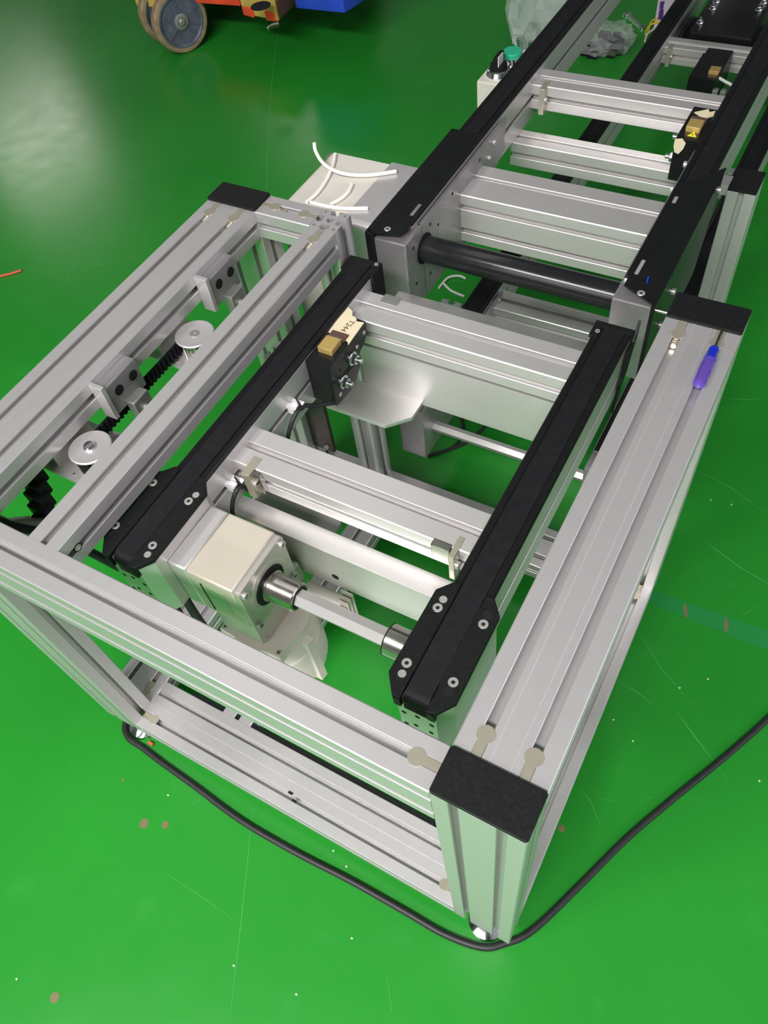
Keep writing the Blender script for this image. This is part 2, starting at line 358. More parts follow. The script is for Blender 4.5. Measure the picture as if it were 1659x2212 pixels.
# right top rail, left top rail
b = MB(); b.profile('Y', 45, 638, 0, 90, -45, 0, um=[-22.5], up=[-22.5], vm=[22.5, 67.5], vp=[22.5, 67.5], groove=[35.2, 54.6]); rR = b.build('top_rail', 'anodised', frame)
for x in (22.5, 67.5): keyhole(rR, x, 45, 0, 1); keyhole(rR, x, 638, 0, -1, spring=(x < 30))
b = MB(); b.profile('Y', 45, 638, -708, -618, -45, 0, um=[-22.5], up=[-22.5], vm=[-685.5, -640.5], vp=[-685.5, -640.5], groove=[-673, -653.4]); rL = b.build('top_rail', 'anodised', frame)
for x in (-685.5, -640.5): keyhole(rL, x, 638, 0, -1, spring=True, length=24)
b = MB(); b.profile('Y', 45, 638, -521, -475.5, -45, 0, um=[-22.5], up=[-22.5], vm=[-498], vp=[-498]); r2 = b.build('top_rail', 'anodised', frame)
keyhole(r2, -498, 638, 0, -1, spring=True, length=24)
put(M_RECESS, 'recessed_bolt', r2, (-475.2, 64, -22), 'x+')
b = MB(); b.profile('X', -618, 0, 0, 45, -90, 0, um=[-22.5, -67.5], up=[-22.5, -67.5], vp=[22.5], vm=[22.5]); rF = b.build('top_rail', 'anodised', frame)
keyhole(rF, 0, 22.5, -1, 0)
b = MB(); b.profile('X', -618, -521, 638, 683, -45, 0, um=[-22.5], up=[-22.5], vp=[660.5], vm=[660.5]); rS = b.build('top_rail', 'anodised', frame)
keyhole(rS, -618, 660.5, 1, 0, spring=True); keyhole(rS, -521, 660.5, -1, 0)
# inner post with the open profile end
cu = bpy.data.curves.new('inner_post', 'CURVE'); cu.dimensions = '2D'; cu.fill_mode = 'BOTH'; cu.extrude = (0-BOT)/2*S
def spl(pts):
    s = cu.splines.new('POLY'); s.points.add(len(pts)-1); s.use_cyclic_u = True
    for i, p in enumerate(pts): s.points[i].co = (p[0]*S, p[1]*S, 0, 1)
def sqoutline():
    out = []
    for k in range(4):
        a = k*math.pi/2; ca, sa = math.cos(a), math.sin(a)
        for u, v in ((-21.2, -22.5), (-4.6, -22.5), (-4.6, -19.3), (-9, -19.3), (-5.4, -11.5), (5.4, -11.5), (9, -19.3), (4.6, -19.3), (4.6, -22.5), (21.2, -22.5)):
            out.append((u*ca-v*sa, u*sa+v*ca))
    return out
spl(sqoutline())
spl([((7 if i % 2 else 4.2)*math.cos(i*math.pi/8), (7 if i % 2 else 4.2)*math.sin(i*math.pi/8)) for i in range(16)])
for sx in (-1, 1):
    for sy in (-1, 1): spl([(sx*16.6+3.0*math.cos(t*math.pi/6), sy*16.6+3.0*math.sin(t*math.pi/6)) for t in range(12)])
tmp = bpy.data.objects.new('tmp', cu); col.objects.link(tmp)
me = bpy.data.meshes.new_from_object(tmp.evaluated_get(bpy.context.evaluated_depsgraph_get())); bpy.data.objects.remove(tmp)
me.name = 'post'; me.materials.clear(); me.materials.append(MAT['anodised'])
pD = link('post', me, (-498, 660.5, BOT/2), frame)
# bottom rails
b = MB(); b.box(-560, -4, 90, 98, BOT+30, BOT+41, 1); b.build('black_strip', 'black_plastic', frame, label='narrow black strip behind the front bottom rail')  # plain black strip along the back edge of the front bottom rail
b = MB(); b.profile('X', -618, 0, 0, 90, BOT, BOT+45, um=[BOT+22.5], up=[BOT+22.5], vp=[22.5, 67.5], vm=[22.5, 67.5], groove=[45]); bF = b.build('bottom_rail', 'anodised', frame)
keyhole(bF, -2, 22.5, -1, 0, z=BOT+45); keyhole(bF, -616, 22.5, 1, 0, z=BOT+45)
b = MB(); b.profile('X', -618, 0, 593, 683, BOT, BOT+45, um=[BOT+22.5], up=[BOT+22.5], vp=[615.5, 660.5], vm=[615.5, 660.5]); b.build('bottom_rail', 'anodised', frame)
for x0 in (-708, 0):
    b = MB(); b.profile('Y', 45, 638, x0, x0+90, BOT, BOT+45, um=[BOT+22.5], up=[BOT+22.5], vp=[x0+22.5, x0+67.5], vm=[x0+22.5, x0+67.5]); bb = b.build('bottom_rail', 'anodised', frame)
    keyhole(bb, x0+67.5, 636, 0, -1, z=BOT+45); keyhole(bb, x0+67.5, 47, 0, 1, z=BOT+45)
b = MB(); b.profile('Y', 90, 593, -491, -432, BOT, BOT+45, um=[BOT+22.5], up=[BOT+22.5], vp=[-461.5], vm=[-461.5]); b.build('bottom_rail', 'anodised', frame)
for x, y in ((628, 1713), (636, 1730)): c = onZ(x, y, BOT+45); d = MB(); d.box(c.x-4, c.x+4, c.y-2, c.y+1.5, BOT+44.8, BOT+47); d.build('debris', 'black_plastic', bF)
# brackets on the inside of the left rail
for y0, y1 in ((487, 550), (260, 322)):
    b = MB(); b.box(-618.2, -600, y0, y1, -58, -10, 1.2); br = b.build('rail_bracket', 'sheet', frame)
    for y in (y0+20, y0+49): put(M_HOLE_L, 'hole', br, (-599.9, y, -29), 'x+')
    b = MB(); b.box(-618.2, -597, y0-6, y0+1, -60, -3, 1); b.build('gusset', 'anodised_bar', br)
    b = MB(); b.box(-601, -585, y0+20, y0+50, -110, -50, 2); b.build('sensor_block', 'dull_plate', br)
    put(M_SHCS, 'screw', br, (-585, y0+35, -70), 'x+')

# ------------------------------------------------------------------ lift drive between the left rails
def pulley(cx, cy, hub):
    t = thing('belt_pulley', (cx, cy, -86), 'round silver toothed pulley with a %s centre on a plate under the left rail' % hub, 'pulley', 'flanged timing pulleys in the lift drive')
    b = MB(); b.lathe((cx, cy, 0), (0, 0, 1), [(27.5, -52), (28.5, -50.8), (28.5, -49.6), (27, -48.6), (20, -49.2), (19, -49.2)], 48); fl = b.build('flange', 'anodised', t)
    b = MB()
    pr = []
    for i in range(20):
        for k, r in ((0, 23.0), (0.35, 23.0), (0.5, 20.5), (0.85, 20.5)): a = 2*math.pi*(i+k)/20; pr.append((cx+r*math.cos(a), cy+r*math.sin(a)))
    b.prism(pr, 'Z', -80, -51); b.build('toothed_hub', 'steel', t)
    b = MB(); b.lathe((cx, cy, 0), (0, 0, 1), [(27, -84), (27, -80)], 40); b.build('flange', 'anodised', t)
    b = MB()
    if hub == 'bright steel': b.lathe((cx, cy, 0), (0, 0, 1), [(8, -60), (8, -46.5), (6.5, -44.5), (2, -44.2)], 24); b.build('shaft_end', 'chrome', t)
    else: b.lathe((cx, cy, 0), (0, 0, 1), [(7, -60), (7, -48.2), (2, -48.2), (1.6, -50)], 24); b.build('shaft_end', 'dull_plate', t)
pulley(-590, 197, 'bright steel'); pulley(-590, 423, 'grey steel')
for y0, y1, lb in ((160, 250, 'thin silver mounting plate under the pulley nearest the front rail'), (385, 470, 'thin silver mounting plate under the pulley beside the far bracket')):
    t = thing('pulley_plate', (-620, (y0+y1)/2, -90), lb, 'plate')
    b = MB(); b.box(-706, -533, y0, y1, -90, -84, 0.6); b.build('plate', 'anodised_bar', t)
    b = MB(); b.box(-700, -640, y0+10, y1-10, -84.5, -45, 1); b.build('spacer', 'anodised_bar', t)
    put(M_CSK_S, 'screw', t, (-612, y0+9, -84), 'z'); put(M_CSK_S, 'screw', t, (-556, y0+9, -84), 'z')
t = thing('timing_belt', (-590, 310, -80), 'black toothed timing belt stretched between the two pulleys', 'belt')
b = MB(); R0, R1 = 23.2, 25.2; outer = []; inner = []; ya, yb = 197, 423
N = 16
for i in range(N+1): a = math.pi*i/N; outer.append((-590+R1*math.cos(a), yb+R1*math.sin(a))); inner.append((-590+R0*math.cos(a), yb+R0*math.sin(a)))
for i in range(N+1): a = math.pi+math.pi*i/N; outer.append((-590+R1*math.cos(a), ya+R1*math.sin(a))); inner.append((-590+R0*math.cos(a), ya+R0*math.sin(a)))
n = len(outer); vs = []
for pts in (outer, inner):
    for z in (-79.5, -60): vs += [(x, y, z) for x, y in pts]
fs = []
for i in range(n):
    j = (i+1) % n; fs += [[i, j, n+j, n+i], [2*n+j, 2*n+i, 3*n+i, 3*n+j], [n+i, n+j, 3*n+j, 3*n+i], [j, i, 2*n+i, 2*n+j]]
b.add(vs, fs); b.build('band', 'belt', t)
b = MB()
for sx in (-1, 1):
    y = 212
    while y < 405:
        x = -590+sx*(R0-1.2); b.box(x-1.3, x+1.3, y, y+4.4, -79.5, -60); y += 8.2
b.build('teeth', 'belt', t, kind='stuff')
t = thing('cable_chain', (-640, 110, -330), 'black cable chain and hoses in the dark gap behind the front rail', 'cable chain')
b = MB()
for i in range(9):
    a = i/8; x = -662+36*a; y = 150-62*a; z = -60-120*a
    b.box(x-17, x+17, y-9, y+9, z-12, z+12, 2)
b.build('chain_links', 'black_plastic', t)
b = MB(); b.tube([(-690, 60, -60), (-640, 72, -90), (-590, 95, -120), (-540, 115, -190)], 6); b.build('hose', 'cable', t)
b = MB(); b.cyl((-668, 58, -100), (-640, 92, -118), 13); b.cyl((-640, 92, -118), (-630, 104, -124), 9); b.build('hose_fitting', 'dull_plate', t)
b = MB(); b.box(-706, -655, 44.8, 80, -150, -92, 2); b.build('clamp', 'dull_plate', t)

# ------------------------------------------------------------------ conveyors
def hexcap(cx, side):   # one lobe of the end cap, side -1 or +1
    P = [(cx+side*14.6, 218), (cx+side*23, 219), (cx+side*37, 202), (cx+side*37.5, 98), (cx+side*24, 79), (cx+side*14.6, 78)]
    return P if side < 0 else P[::-1]
def crossbar(conv, y0, y1, z1, h=45, xl=-420, xr=-85, slots=None, fslots=None, name='crossbar'):
    b = MB(); sl = slots or [(y0+y1)/2]; fs = fslots or [z1-h/2]
    b.profile('X', xl-0.4, xr+0.4, y0, y1, z1-h, z1, um=fs, up=fs, vp=sl, vm=sl); return b.build(name, 'anodised_bar', conv)
def side_rail(conv, x0, x1, y0, y1, zt, guides=True):
    b = MB(); zc = zt-45
    b.profile('Y', y0, y1, x0, x1, zt-85, zt-4, um=[zc], up=[zc], ow=4.0, lip=2.5, cw=8)
    r = b.build('side_rail', 'anodised', conv)
    cx = (x0+x1)/2
    for s in (-1, 1):
        g = MB(); a, c = sorted((cx+s*13.5, cx+s*23.6)); g.prism([(a, zt-4.5), (c, zt-4.5), (c, zt-(2 if s > 0 else 0.6)), (c-1.5, zt+0.4), (a+1.5, zt+0.4), (a, zt-(0.6 if s > 0 else 2))], 'Y', y0, y1); g.build('belt_guide', 'guide', r)
    return r
def belt(conv, cx, y0, y1, zt, r=13.0):
    # closed loop in the y-z plane, wrapped round the near end
    P = [(y1, zt)]
    for i in range(9): a = math.pi/2+math.pi*i/8; P.append((y0+r+r*math.cos(a), zt-r+r*math.sin(a)))
    P.append((y0+60, zt-2*r)); Q = [(y0+60, zt-2*r+2.5)]
    for i in range(8, -1, -1): a = math.pi/2+math.pi*i/8; Q.append((y0+r+(r-2.5)*math.cos(a), zt-r+(r-2.5)*math.sin(a)))
    Q.append((y1, zt-2.5))
    b = MB(); b.prism(P+Q, 'X', cx-13.4, cx+13.4); return b.build('belt', 'belt', conv, label='black flat conveyor belt')

# --- the short lifting conveyor inside the frame
lift = thing('lift_conveyor', (-252, 360, -221), 'short two-belt conveyor with chamfered black end caps inside the lift frame', 'conveyor')
LX = (-466.5, -419.5); RX = (-85, -38); CL = -443.0; CR = -60.5
for (x0, x1), cx in ((LX, CL), (RX, CR)):
    side_rail(lift, x0, x1, 205, 650, -52)
    belt(lift, cx, 82, 650, -50.8)
    # end block and caps
    b = MB(); P = [(cx-21, 216), (cx-34, 201), (cx-34.5, 99), (cx-22, 82), (cx+22, 82), (cx+34.5, 99), (cx+34, 201), (cx+21, 216)][::-1]
    P = [(cx-21, 216), (cx-34, 201), (cx-34.5, 99), (cx-22, 82), (cx-14.5, 82), (cx-14.5, 112), (cx+14.5, 112), (cx+14.5, 82), (cx+22, 82), (cx+34.5, 99), (cx+34, 201), (cx+21, 216)]
    b.prism(P, 'Z', -84, -56.5)
    b.prism([(cx-21, 216), (cx-34, 201), (cx-34.5, 99), (cx-22, 82), (cx+22, 82), (cx+34.5, 99), (cx+34, 201), (cx+21, 216)], 'Z', -165, -84)
    eb = b.build('end_block', 'anodised_bar', lift)
    for k, (dx, z) in enumerate(((-16, -98), (0, -93), (16, -98), (-4, -122), (14, -122), (-16, -130))): put(M_HOLE_S, 'hole', eb, (cx+dx, 82, z), 'y-')
    for s in (-1, 1):
        b = MB(); b.prism(hexcap(cx, s), 'Z', -57, -49.4, 0.8); ec = b.build('end_cap', 'black_plastic', lift, label='chamfered black end cap')
        b = MB(); a, c = sorted((cx+s*14.6, cx+s*23)); b.box(a, c, 77.6, 84, -72, -54, 0.8); b.build('nose', 'black_plastic', ec)
    for s, px in zip((0, 1), ()): pass
k1 = 300/1659; k2 = 410/1659
def onparts(pts, fx, me, nm, z=-49.4):
    for p in pts:
        c = onZ(*fx(*p), z); par = min([o for o in lift.children if o.name.startswith('end_cap')], key=lambda o: abs(WO[o].x-c.x)); put(me, nm, par, (c.x, c.y, z))
fr_ = lambda x, y: (820+x*k1, 1240+y*k1); fl_ = lambda x, y: (150+x*k2, 980+y*k2)
onparts(((695, 402), (1240, 600), (325, 1062), (880, 1293)), fr_, M_CSK, 'screw'); onparts(((730, 253), (1042, 415), (403, 628), (727, 802)), fl_, M_CSK, 'screw')
onparts(((760, 305), (268, 1190)), fr_, M_RECESS, 'recessed_screw'); onparts(((1105, 362), (683, 882)), fl_, M_RECESS, 'recessed_screw')
onparts(((1295, 490), (820, 1410)), fr_, M_HOLE, 'hole'); onparts(((780, 182), (345, 692)), fl_, M_HOLE, 'hole')
crossbar(lift, 269, 329, -72); crossbar(lift, 558.5, 618.5, -72)
for y0, y1, z0 in ((232, 262, -221), (572, 602, -229)):
    b = MB(); b.box(-420.5, -84.5 if y0 > 300 else -92, y0, y1, z0, -137.5 if y0 < 300 else -136.5, 0.8); sb = b.build('support_bar', 'anodised_bar', lift)
    if y0 < 300: put(M_HOLE, 'hole', sb, (-268, 231.9, -196), 'y-')
b = MB(); b.prism([(-455, 506), (-348, 506), (-317, 537), (-317, 573), (-455, 573)], 'Z', -229, -221, 0.5); b.build('carriage_plate', 'anodised_bar', lift)
b = MB(); b.prism([(-455, 262), (-317, 262), (-317, 322), (-340, 350), (-455, 350)], 'Z', -229, -221, 0.5); b.build('carriage_plate', 'dull_plate', lift)
b = MB(); b.box(-420, -85, 601, 702, -141, -137, 0.4); b.build('cover_plate', 'dull_plate', lift)
for x0, x1 in ((-470, -463), (-421.5, -414.5)):
    b = MB(); b.box(x0, x1, 628, 657, -112, -51, 0.8); b.build('far_end_bracket', 'black_plastic', lift)
b = MB(); b.box(-470, -415, 648, 658, -100, -50.5, 1); fe = b.build('far_end_bracket', 'black_plastic', lift); put(M_CSK_S, 'screw', fe, (-422, 652, -50.4))
b = MB(); b.box(-88.5, -36, 648, 658, -100, -50.5, 1); fe = b.build('far_end_bracket', 'black_plastic', lift)
b = MB(); b.box(-88.5, -77, 628, 658, -56, -50.4, 0.8); b.build('bracket_ear', 'black_plastic', fe); put(M_CSK_S, 'screw', fe, (-80, 638, -50.2))
b = MB(); b.prism([(666, -40), (656, -52), (648, -62), (628, -62), (618, -100), (612, -108), (610, -122), (600, -150), (612, -128), (626, -112), (638, -104), (648, -78), (660, -60)], 'X', -36.5, -32.5); b.build('bracket_arm', 'black_plastic', fe)
put(M_HOLE_S, 'hole', fe, (-32.3, 650, -56), 'x+')
p_, q_ = onY(703, 880, 575), onY(722, 975, 575)
b = MB(); b.box(q_.x-46, q_.x, 575, 583, q_.z-4, -228, 0.6); gp_ = b.build('guide_plate', 'dark_steel', lift, label='dark polished steel guide plate')
put(M_SHCS, 'screw', gp_, (q_.x-14, 575, q_.z+8), 'y-')
b = MB(); b.profile('Z', q_.z-60, -228, q_.x-92, q_.x-47, 560, 605, vm=[q_.x-69.5], up=[582], um=[582]); b.build('guide_profile', 'anodised', lift)
# clamp pieces at the ends of the near crossbar
def clamp(conv, x, y, z, w=9):
    b = MB(); b.box(x-w/2, x+w/2, y-14, y-1, z-46, z+1, 0.6); b.box(x-w/2, x+w/2, y-13.5, y+16, z-1, z+1.6, 0.4); c = b.build('clamp', 'nickel', conv, label='nickel slot clamp')
    put(M_SHCS, 'screw', c, (x+w/2-1, y-8, z-20), 'x+'); return c
clamp(lift, -392, 269, -72, 12)
clamp(lift, -107, 269, -72, 7)
b = MB(); b.box(-386, -376, 262, 270, -112, -74, 1); b.build('slot_nut', 'steel', lift)
b = MB(); b.box(-136, -112, 262, 272, -100, -71.4, 1); b.build('slot_nut', 'steel', lift)
b = MB(); c = onZ(845, 648, -71.8); b.box(c.x-14, c.x+14, c.y-9, c.y+9, -72, -71.6); b.build('tape', 'dull_plate', lift)
# cable clips on the left rail
for (yy, zz) in ((395, -94), (250, -94)):
    b = MB(); b.box(-420, -410, yy-8, yy+8, zz-10, zz+2, 1.5); b.prism([(-420, zz), (-404, zz+4), (-402, zz+10), (-408, zz+11), (-420, zz+6)], 'Y', yy-9, yy-3); b.prism([(-420, zz-6), (-404, zz-4), (-402, zz+2), (-408, zz+3), (-420, zz+2)], 'Y', yy+4, yy+10)
    b.build('cable_clip', 'white_nylon', lift, label='white nylon cable clip')
for pts, lb in (([(-386, 449, -130), (-398, 422, -114), (-405, 398, -97), (-409, 372, -112), (-411, 352, -150), (-411, 346, -215)], 'thin black cable looping from the stopper block through a white clip'),
                ([(-368, 284, -122), (-402.8, 262, -120), (-405, 252, -97), (-408, 232, -112), (-409, 222, -150), (-409, 220, -215)], 'thin black cable looping through the white clip beside the gear motor')):
    t = thing('sensor_cable', (-405, pts[2][1], -215), lb, 'cable')
    b = MB(); b.tube(pts, 3.1, 10); b.build('cable', 'cable', t)
    c = Vector(pts[2]); b = MB(); b.tube([c+Vector((0, 0, -5.5)), c+Vector((4, 1, 0)), c+Vector((0, 0, 5.5)), c+Vector((-6, 2, 14))], 1.4, 6); b.build('cable_tie', 'cable', t)

# ------------------------------------------------------------------ gear motor and drive shaft
gm = thing('gear_motor', (-345, 160, -400), 'cream square gearbox with a whitish cast motor hanging under it', 'gear motor')
b = MB(); b.box(-408.8, -381.5, 112, 203, -170, -78, 3); b.build('adapter', 'anodised_bar', gm)
b = MB(); b.box(-381.5, -313, 112, 203, -170, -78, 3); gb = b.build('gearbox', 'gearbox', gm)
b = MB(); b.box(-363, -331, 111.4, 114, -150, -98, 0.2); b.build('reflection_panel', 'reflection_green', gb)  # greenish reflection on the gearbox side, painted on as a thin plate
b = MB(); b.box(-366, -363.5, 111.4, 114, -160, -96, 0.2); b.build('seam', 'black_hole', gb)
b = MB(); b.prism([(115, -78.5), (200, -78.5), (203, -82), (203, -158), (192, -170), (124, -170), (112, -158), (112, -82)], 'X', -313, -304, 0.8); fc = b.build('front_flange', 'gear_face', gm)
for y in (119, 196):
    for z in (-88, -161): put(M_SHCS, 'screw', fc, (-304, y, z), 'x+')
b = MB(); b.lathe((-304, 157.5, -124), (1, 0, 0), [(36, -1), (36, 0.6), (33, 1.2), (30, 1.2)], 48); b.build('boss_ring', 'gear_face', fc)
b = MB(); b.lathe((-304, 157.5, -124), (1, 0, 0), [(27, 0), (27, 2.4), (25, 3), (22, 1.8)], 40); b.build('shaft_seal', 'black_plastic', fc)
b = MB(); b.lathe((-304, 157.5, -124), (1, 0, 0), [(20.5, 0), (20.5, 6), (18.5, 6.5), (18.5, 42), (17, 43.5), (14, 43.5), (13.6, 34)], 40); b.build('hollow_shaft', 'steel', fc)
b = MB(); b.lathe((-304, 157.5, -124), (1, 0, 0), [(14.6, 40), (14.6, 43.8)], 24); b.build('bore', 'black_hole', fc)
# lower housing: gear case, flange with ears, cast motor
b = MB(); b.prism([(128, -168), (190, -168), (214, -176), (227, -190), (230, -228), (214, -250), (130, -250), (122, -240), (122, -176)], 'X', -384, -322, 1.5); lc = b.build('gear_case', 'gear_face', gm)
for y, z in ((222, -196), (132, -238), (212, -240)): put(M_CSK_S, 'screw', lc, (-321.8, y, z), 'x+')
MC = (-345, 168)
b = MB()
pts = []
for i in range(48):
    a = 2*math.pi*i/48; ear = max(0, math.cos(4*(a-math.pi/4)))**8; r = 56+15*ear; pts.append((MC[0]+r*math.cos(a), MC[1]+r*math.sin(a)))
b.prism(pts, 'Z', -268, -250, 1.5); mf = b.build('motor_flange', 'cast', gm)
for k in range(4):
    a = math.pi/4+k*math.pi/2; put(M_CSK_S, 'screw', mf, (MC[0]+62*math.cos(a), MC[1]+62*math.sin(a), -249.8))
b = MB(); b.lathe((MC[0], MC[1], 0), (0, 0, -1), [(52, 266), (57, 270), (60, 296), (58.5, 298), (61, 302), (61, 366), (56, 386), (44, 398)], 64); mo = b.build('motor_body', 'cast', gm)
for k in range(3):
    a = (-1.0, -0.1, 2.6)[k]; d = Vector((math.cos(a), math.sin(a), 0)); n = Vector((-d.y, d.x, 0)); c = Vector((MC[0], MC[1], 0)); b = MB()
    vs = []
    for z in (-268, -385):
        for rr, ww in ((50, 8), (67, 6)):
            for s in (-1, 1): p = c+d*rr+n*(s*ww); vs.append((p.x, p.y, z))
    b.add(vs, [[0, 1, 3, 2], [4, 6, 7, 5], [0, 4, 5, 1], [2, 3, 7, 6], [0, 2, 6, 4], [1, 5, 7, 3]]); b.build('rib', 'cast', mo)
b = MB(); b.box(-318, -258, 214, 231, -300, -236, 3); tb = b.build('terminal_box', 'cast', gm)
for k in range(4): b = MB(); b.box(-262, -248+k*1.5, 212+k*5, 215+k*5, -296+k*6, -238+k*6, 0.6); b.build('fin', 'cast', tb)
ds = thing('drive_shaft', (-200, 157.5, -136), 'silver hexagonal drive shaft between gearbox and right end cap', 'shaft')
b = MB(); b.lathe((-275, 157.5, -124), (1, 0, 0), [(12, 0), (12, 152)], 6, 0.0); b.build('hex_bar', 'anodised_bar', ds)
b = MB(); b.lathe((-140, 157.5, -124), (1, 0, 0), [(12.5, -0.5), (17.4, 0), (19, 1.2), (19, 47)], 40); b.build('coupling_sleeve', 'steel', ds)
b = MB(); b.lathe((-140, 157.5, -124), (1, 0, 0), [(19.2, 1.0), (19.6, 1.6), (19.2, 2.2)], 40); b.build('retaining_ring', 'black_hole', ds)
for nm in list(ds.children): pass
b = MB()
for a in ((-440, 104, -164), (-430, 118, -164)): b.tube([a, (a[0]+2, a[1]-2, -260), (a[0]+4, a[1]+6, -420), (a[0]-8, a[1]+20, -601)], 6)
t = b.build('motor_cables', 'cable'); tag(t, 'pair of thick black cables hanging under the left end block', 'cable')

# ------------------------------------------------------------------ stopper blocks
def stopper(name_label, ox, oy, oz, flip=1, tape=True, sticker=False):
    # local frame: x across (inner face at ox, growing with flip), y along, z down from oz
    t = thing('stopper_block', (ox+flip*20, oy+50, oz-80), name_label, 'stopper')
    X = lambda a: ox+flip*a
    def bx(b, a0, a1, y0, y1, z0, z1, bev=0.6): x0, x1 = sorted((X(a0), X(a1))); return b.box(x0, x1, y0, y1, z0, z1, bev)
    b = MB(); x0, x1 = sorted((X(0), X(39)))
    b.prism([(oy, oz), (oy+100, oz), (oy+100, oz-22), (oy+88, oz-32), (oy+72, oz-36), (oy+70, oz-60), (oy+46, oz-80), (oy, oz-74)], 'X', x0, x1, 0.8)
    body = b.build('body', 'black_paint', t)
    b = MB(); bx(b, 8, 31, oy+22, oy+48, oz-4, oz+9, 1.2); b.build('brass_pad', 'brass', t, label='golden square pad')
    b = MB(); bx(b, 9, 31, oy+48.5, oy+51, oz-2, oz+7, 0.3); b.build('back_stop', 'zinc', t)
    b = MB(); bx(b, 7, 33, oy+51, oy+64, oz-2, oz+4, 0.5); b.build('lever', 'dark_brown', t)
    dd = 'x+' if flip > 0 else 'x-'
    for y, z in ((oy+54, oz-30), (oy+24, oz-48)): put(M_HEX, 'flange_nut', t, (X(39), y, z), dd)
    b = MB(); bx(b, 38.6, 39.6, oy+20, oy+60, oz-44, oz-36, 0.2); b.build('slot', 'black_hole', t)
    put(M_CSK_S, 'screw', t, (X(39), oy+92, oz-14), dd); put(M_CSK_S, 'screw', t, (X(39), oy+70, oz-22), dd); put(M_CSK_S, 'screw', t, (X(39), oy+12, oz-62), dd); put(M_HOLE_S, 'hole', t, (X(39), oy+22, oz-24), dd)
    return t, X
st, X = stopper('black stopper block with golden pad and written masking tape on the lift conveyor', -420, 446, -58)
b = MB(); tp = [(-418, 506), (-383, 500), (-379, 494), (-380, 512), (-381, 542), (-392, 540), (-396, 546), (-404, 548), (-408, 556), (-418, 561), (-419.7, 530)]
b.prism(tp, 'Z', -57.9, -56.9); tape = b.build('masking_tape', 'tape', st, label='cream masking tape with handwriting')
def text(body, size, m, parent, loc, rot):
    cu = bpy.data.curves.new('writing', 'FONT'); cu.body = body; cu.size = size*S; cu.extrude = 0.0001; cu.align_x = 'CENTER'; cu.align_y = 'CENTER'
    o = bpy.data.objects.new('tmp', cu); col.objects.link(o); me = bpy.data.meshes.new_from_object(o.evaluated_get(bpy.context.evaluated_depsgraph_get())); bpy.data.objects.remove(o)
    me.materials.clear(); me.materials.append(MAT[m]); return link('writing', me, loc, parent, rot=rot)
text('T244', 12, 'ink', tape, (-399, 527, -56.7), (0, 0, -math.pi/2-0.12))
st2, X2 = stopper('black stopper block with golden pad and yellow warning triangle on the long conveyor', -85.4, 1118, -58, flip=-1)
b = MB(); b.prism([(-119, 1198), (-100, 1214), (-96, 1206), (-88, 1212), (-87, 1196), (-97, 1186), (-108, 1190)], 'Z', -57.9, -56.8); b.build('masking_tape', 'tape', st2)
b = MB(); b.prism([(-109, 1128), (-95, 1128), (-102, 1141)], 'Z', -57.9, -57.2); tri = b.build('warning_triangle', 'sticker', st2, label='yellow warning triangle sticker')
b = MB(); b.prism([(-103, 1130.5), (-101, 1130.5), (-101.3, 1136), (-102.7, 1136)], 'Z', -57.3, -57.0); b.build('pictogram', 'ink', tri)
b = MB(); b.prism([(-125, -60), (-114, -57.5), (-107, -64), (-109, -74), (-115, -84), (-122, -82), (-125, -72)], 'Y', 1116.9, 1118.1); b.build('tape_scrap', 'tape', st2)

# ------------------------------------------------------------------ long conveyors behind
def long_conveyor(root, zt, y1, black_covers):
    for (x0, x1), cx, s in ((LX, CL, 1), (RX, CR, -1)):
        side_rail(root, x0, x1, 760, y1, zt); belt(root, cx, 745, y1, zt+1.2)
        xo0, xo1 = (-465, -410) if s > 0 else (-88, -33)
        b = MB(); b.box(xo0, xo1, 718, 775, zt-145, zt-8, 2.2)
        xi0, xi1 = (-416, -410) if s > 0 else (-88, -82)
        hb = b.build('head_block', 'sheet', root, label='dull grey metal head block')
        b = MB(); b.prism([(770, zt-8), (1098, zt-8), (1086, zt-40), (1092, zt-62), (1040, zt-78), (1000, zt-110), (960, zt-145), (770, zt-145)], 'X', xi0, xi1, 0.6); sp = b.build('side_plate', 'sheet', root, label='dull grey metal side plate')
        xf = -410 if s > 0 else -88; d = 'x+' if s > 0 else 'x-'
        if zt > -100:
            for y, z in ((742, -82), (800, -78), (826, -96), (742, -150), (790, -165), (880, -74), (985, -76)): put(M_HOLE_S, 'hole', sp, (xf+s*0.05, y, z), d)
            for y, z in ((1040, -75), (1020, -92)) if s > 0 else ((1060, -64), (1000, -70)): put(M_SHCS, 'screw', sp, (xf, y, z), d)
            b = MB(); b.lathe((xf-s*2, 800, -108), (s, 0, 0), [(26, 0), (26, 2.3), (20, 2.4)], 32); b.build('bearing_recess', 'dull_plate', sp)
            b = MB(); b.lathe((xf-s*2, 776, -106), (s, 0, 0), [(25, 0), (25, 3.2)], 32); b.build('bearing_hole', 'black_hole', sp)
    return root
up = thing('double_deck_conveyor', (-252, 1900, FLOOR), 'long two-level belt conveyor with a black roller running back from the lift station', 'conveyor')
long_conveyor(up, -53, 3300, True)
b = MB(); b.lathe((-412, 776, -106), (1, 0, 0), [(20.5, 0), (21, 2), (21, 324), (20.5, 326)], 48); b.build('roller', 'roller_black', up, label='glossy black plastic roller')
crossbar(up, 908, 998, -93, 90, -410, -88, [962], [-115.5, -160.5]); crossbar(up, 1149, 1195, -137.8, 46, -424, -81); crossbar(up, 1231.5, 1291.5, -72); crossbar(up, 1900, 1960, -72)
clamp(up, -395, 1231.5, -72, 10)
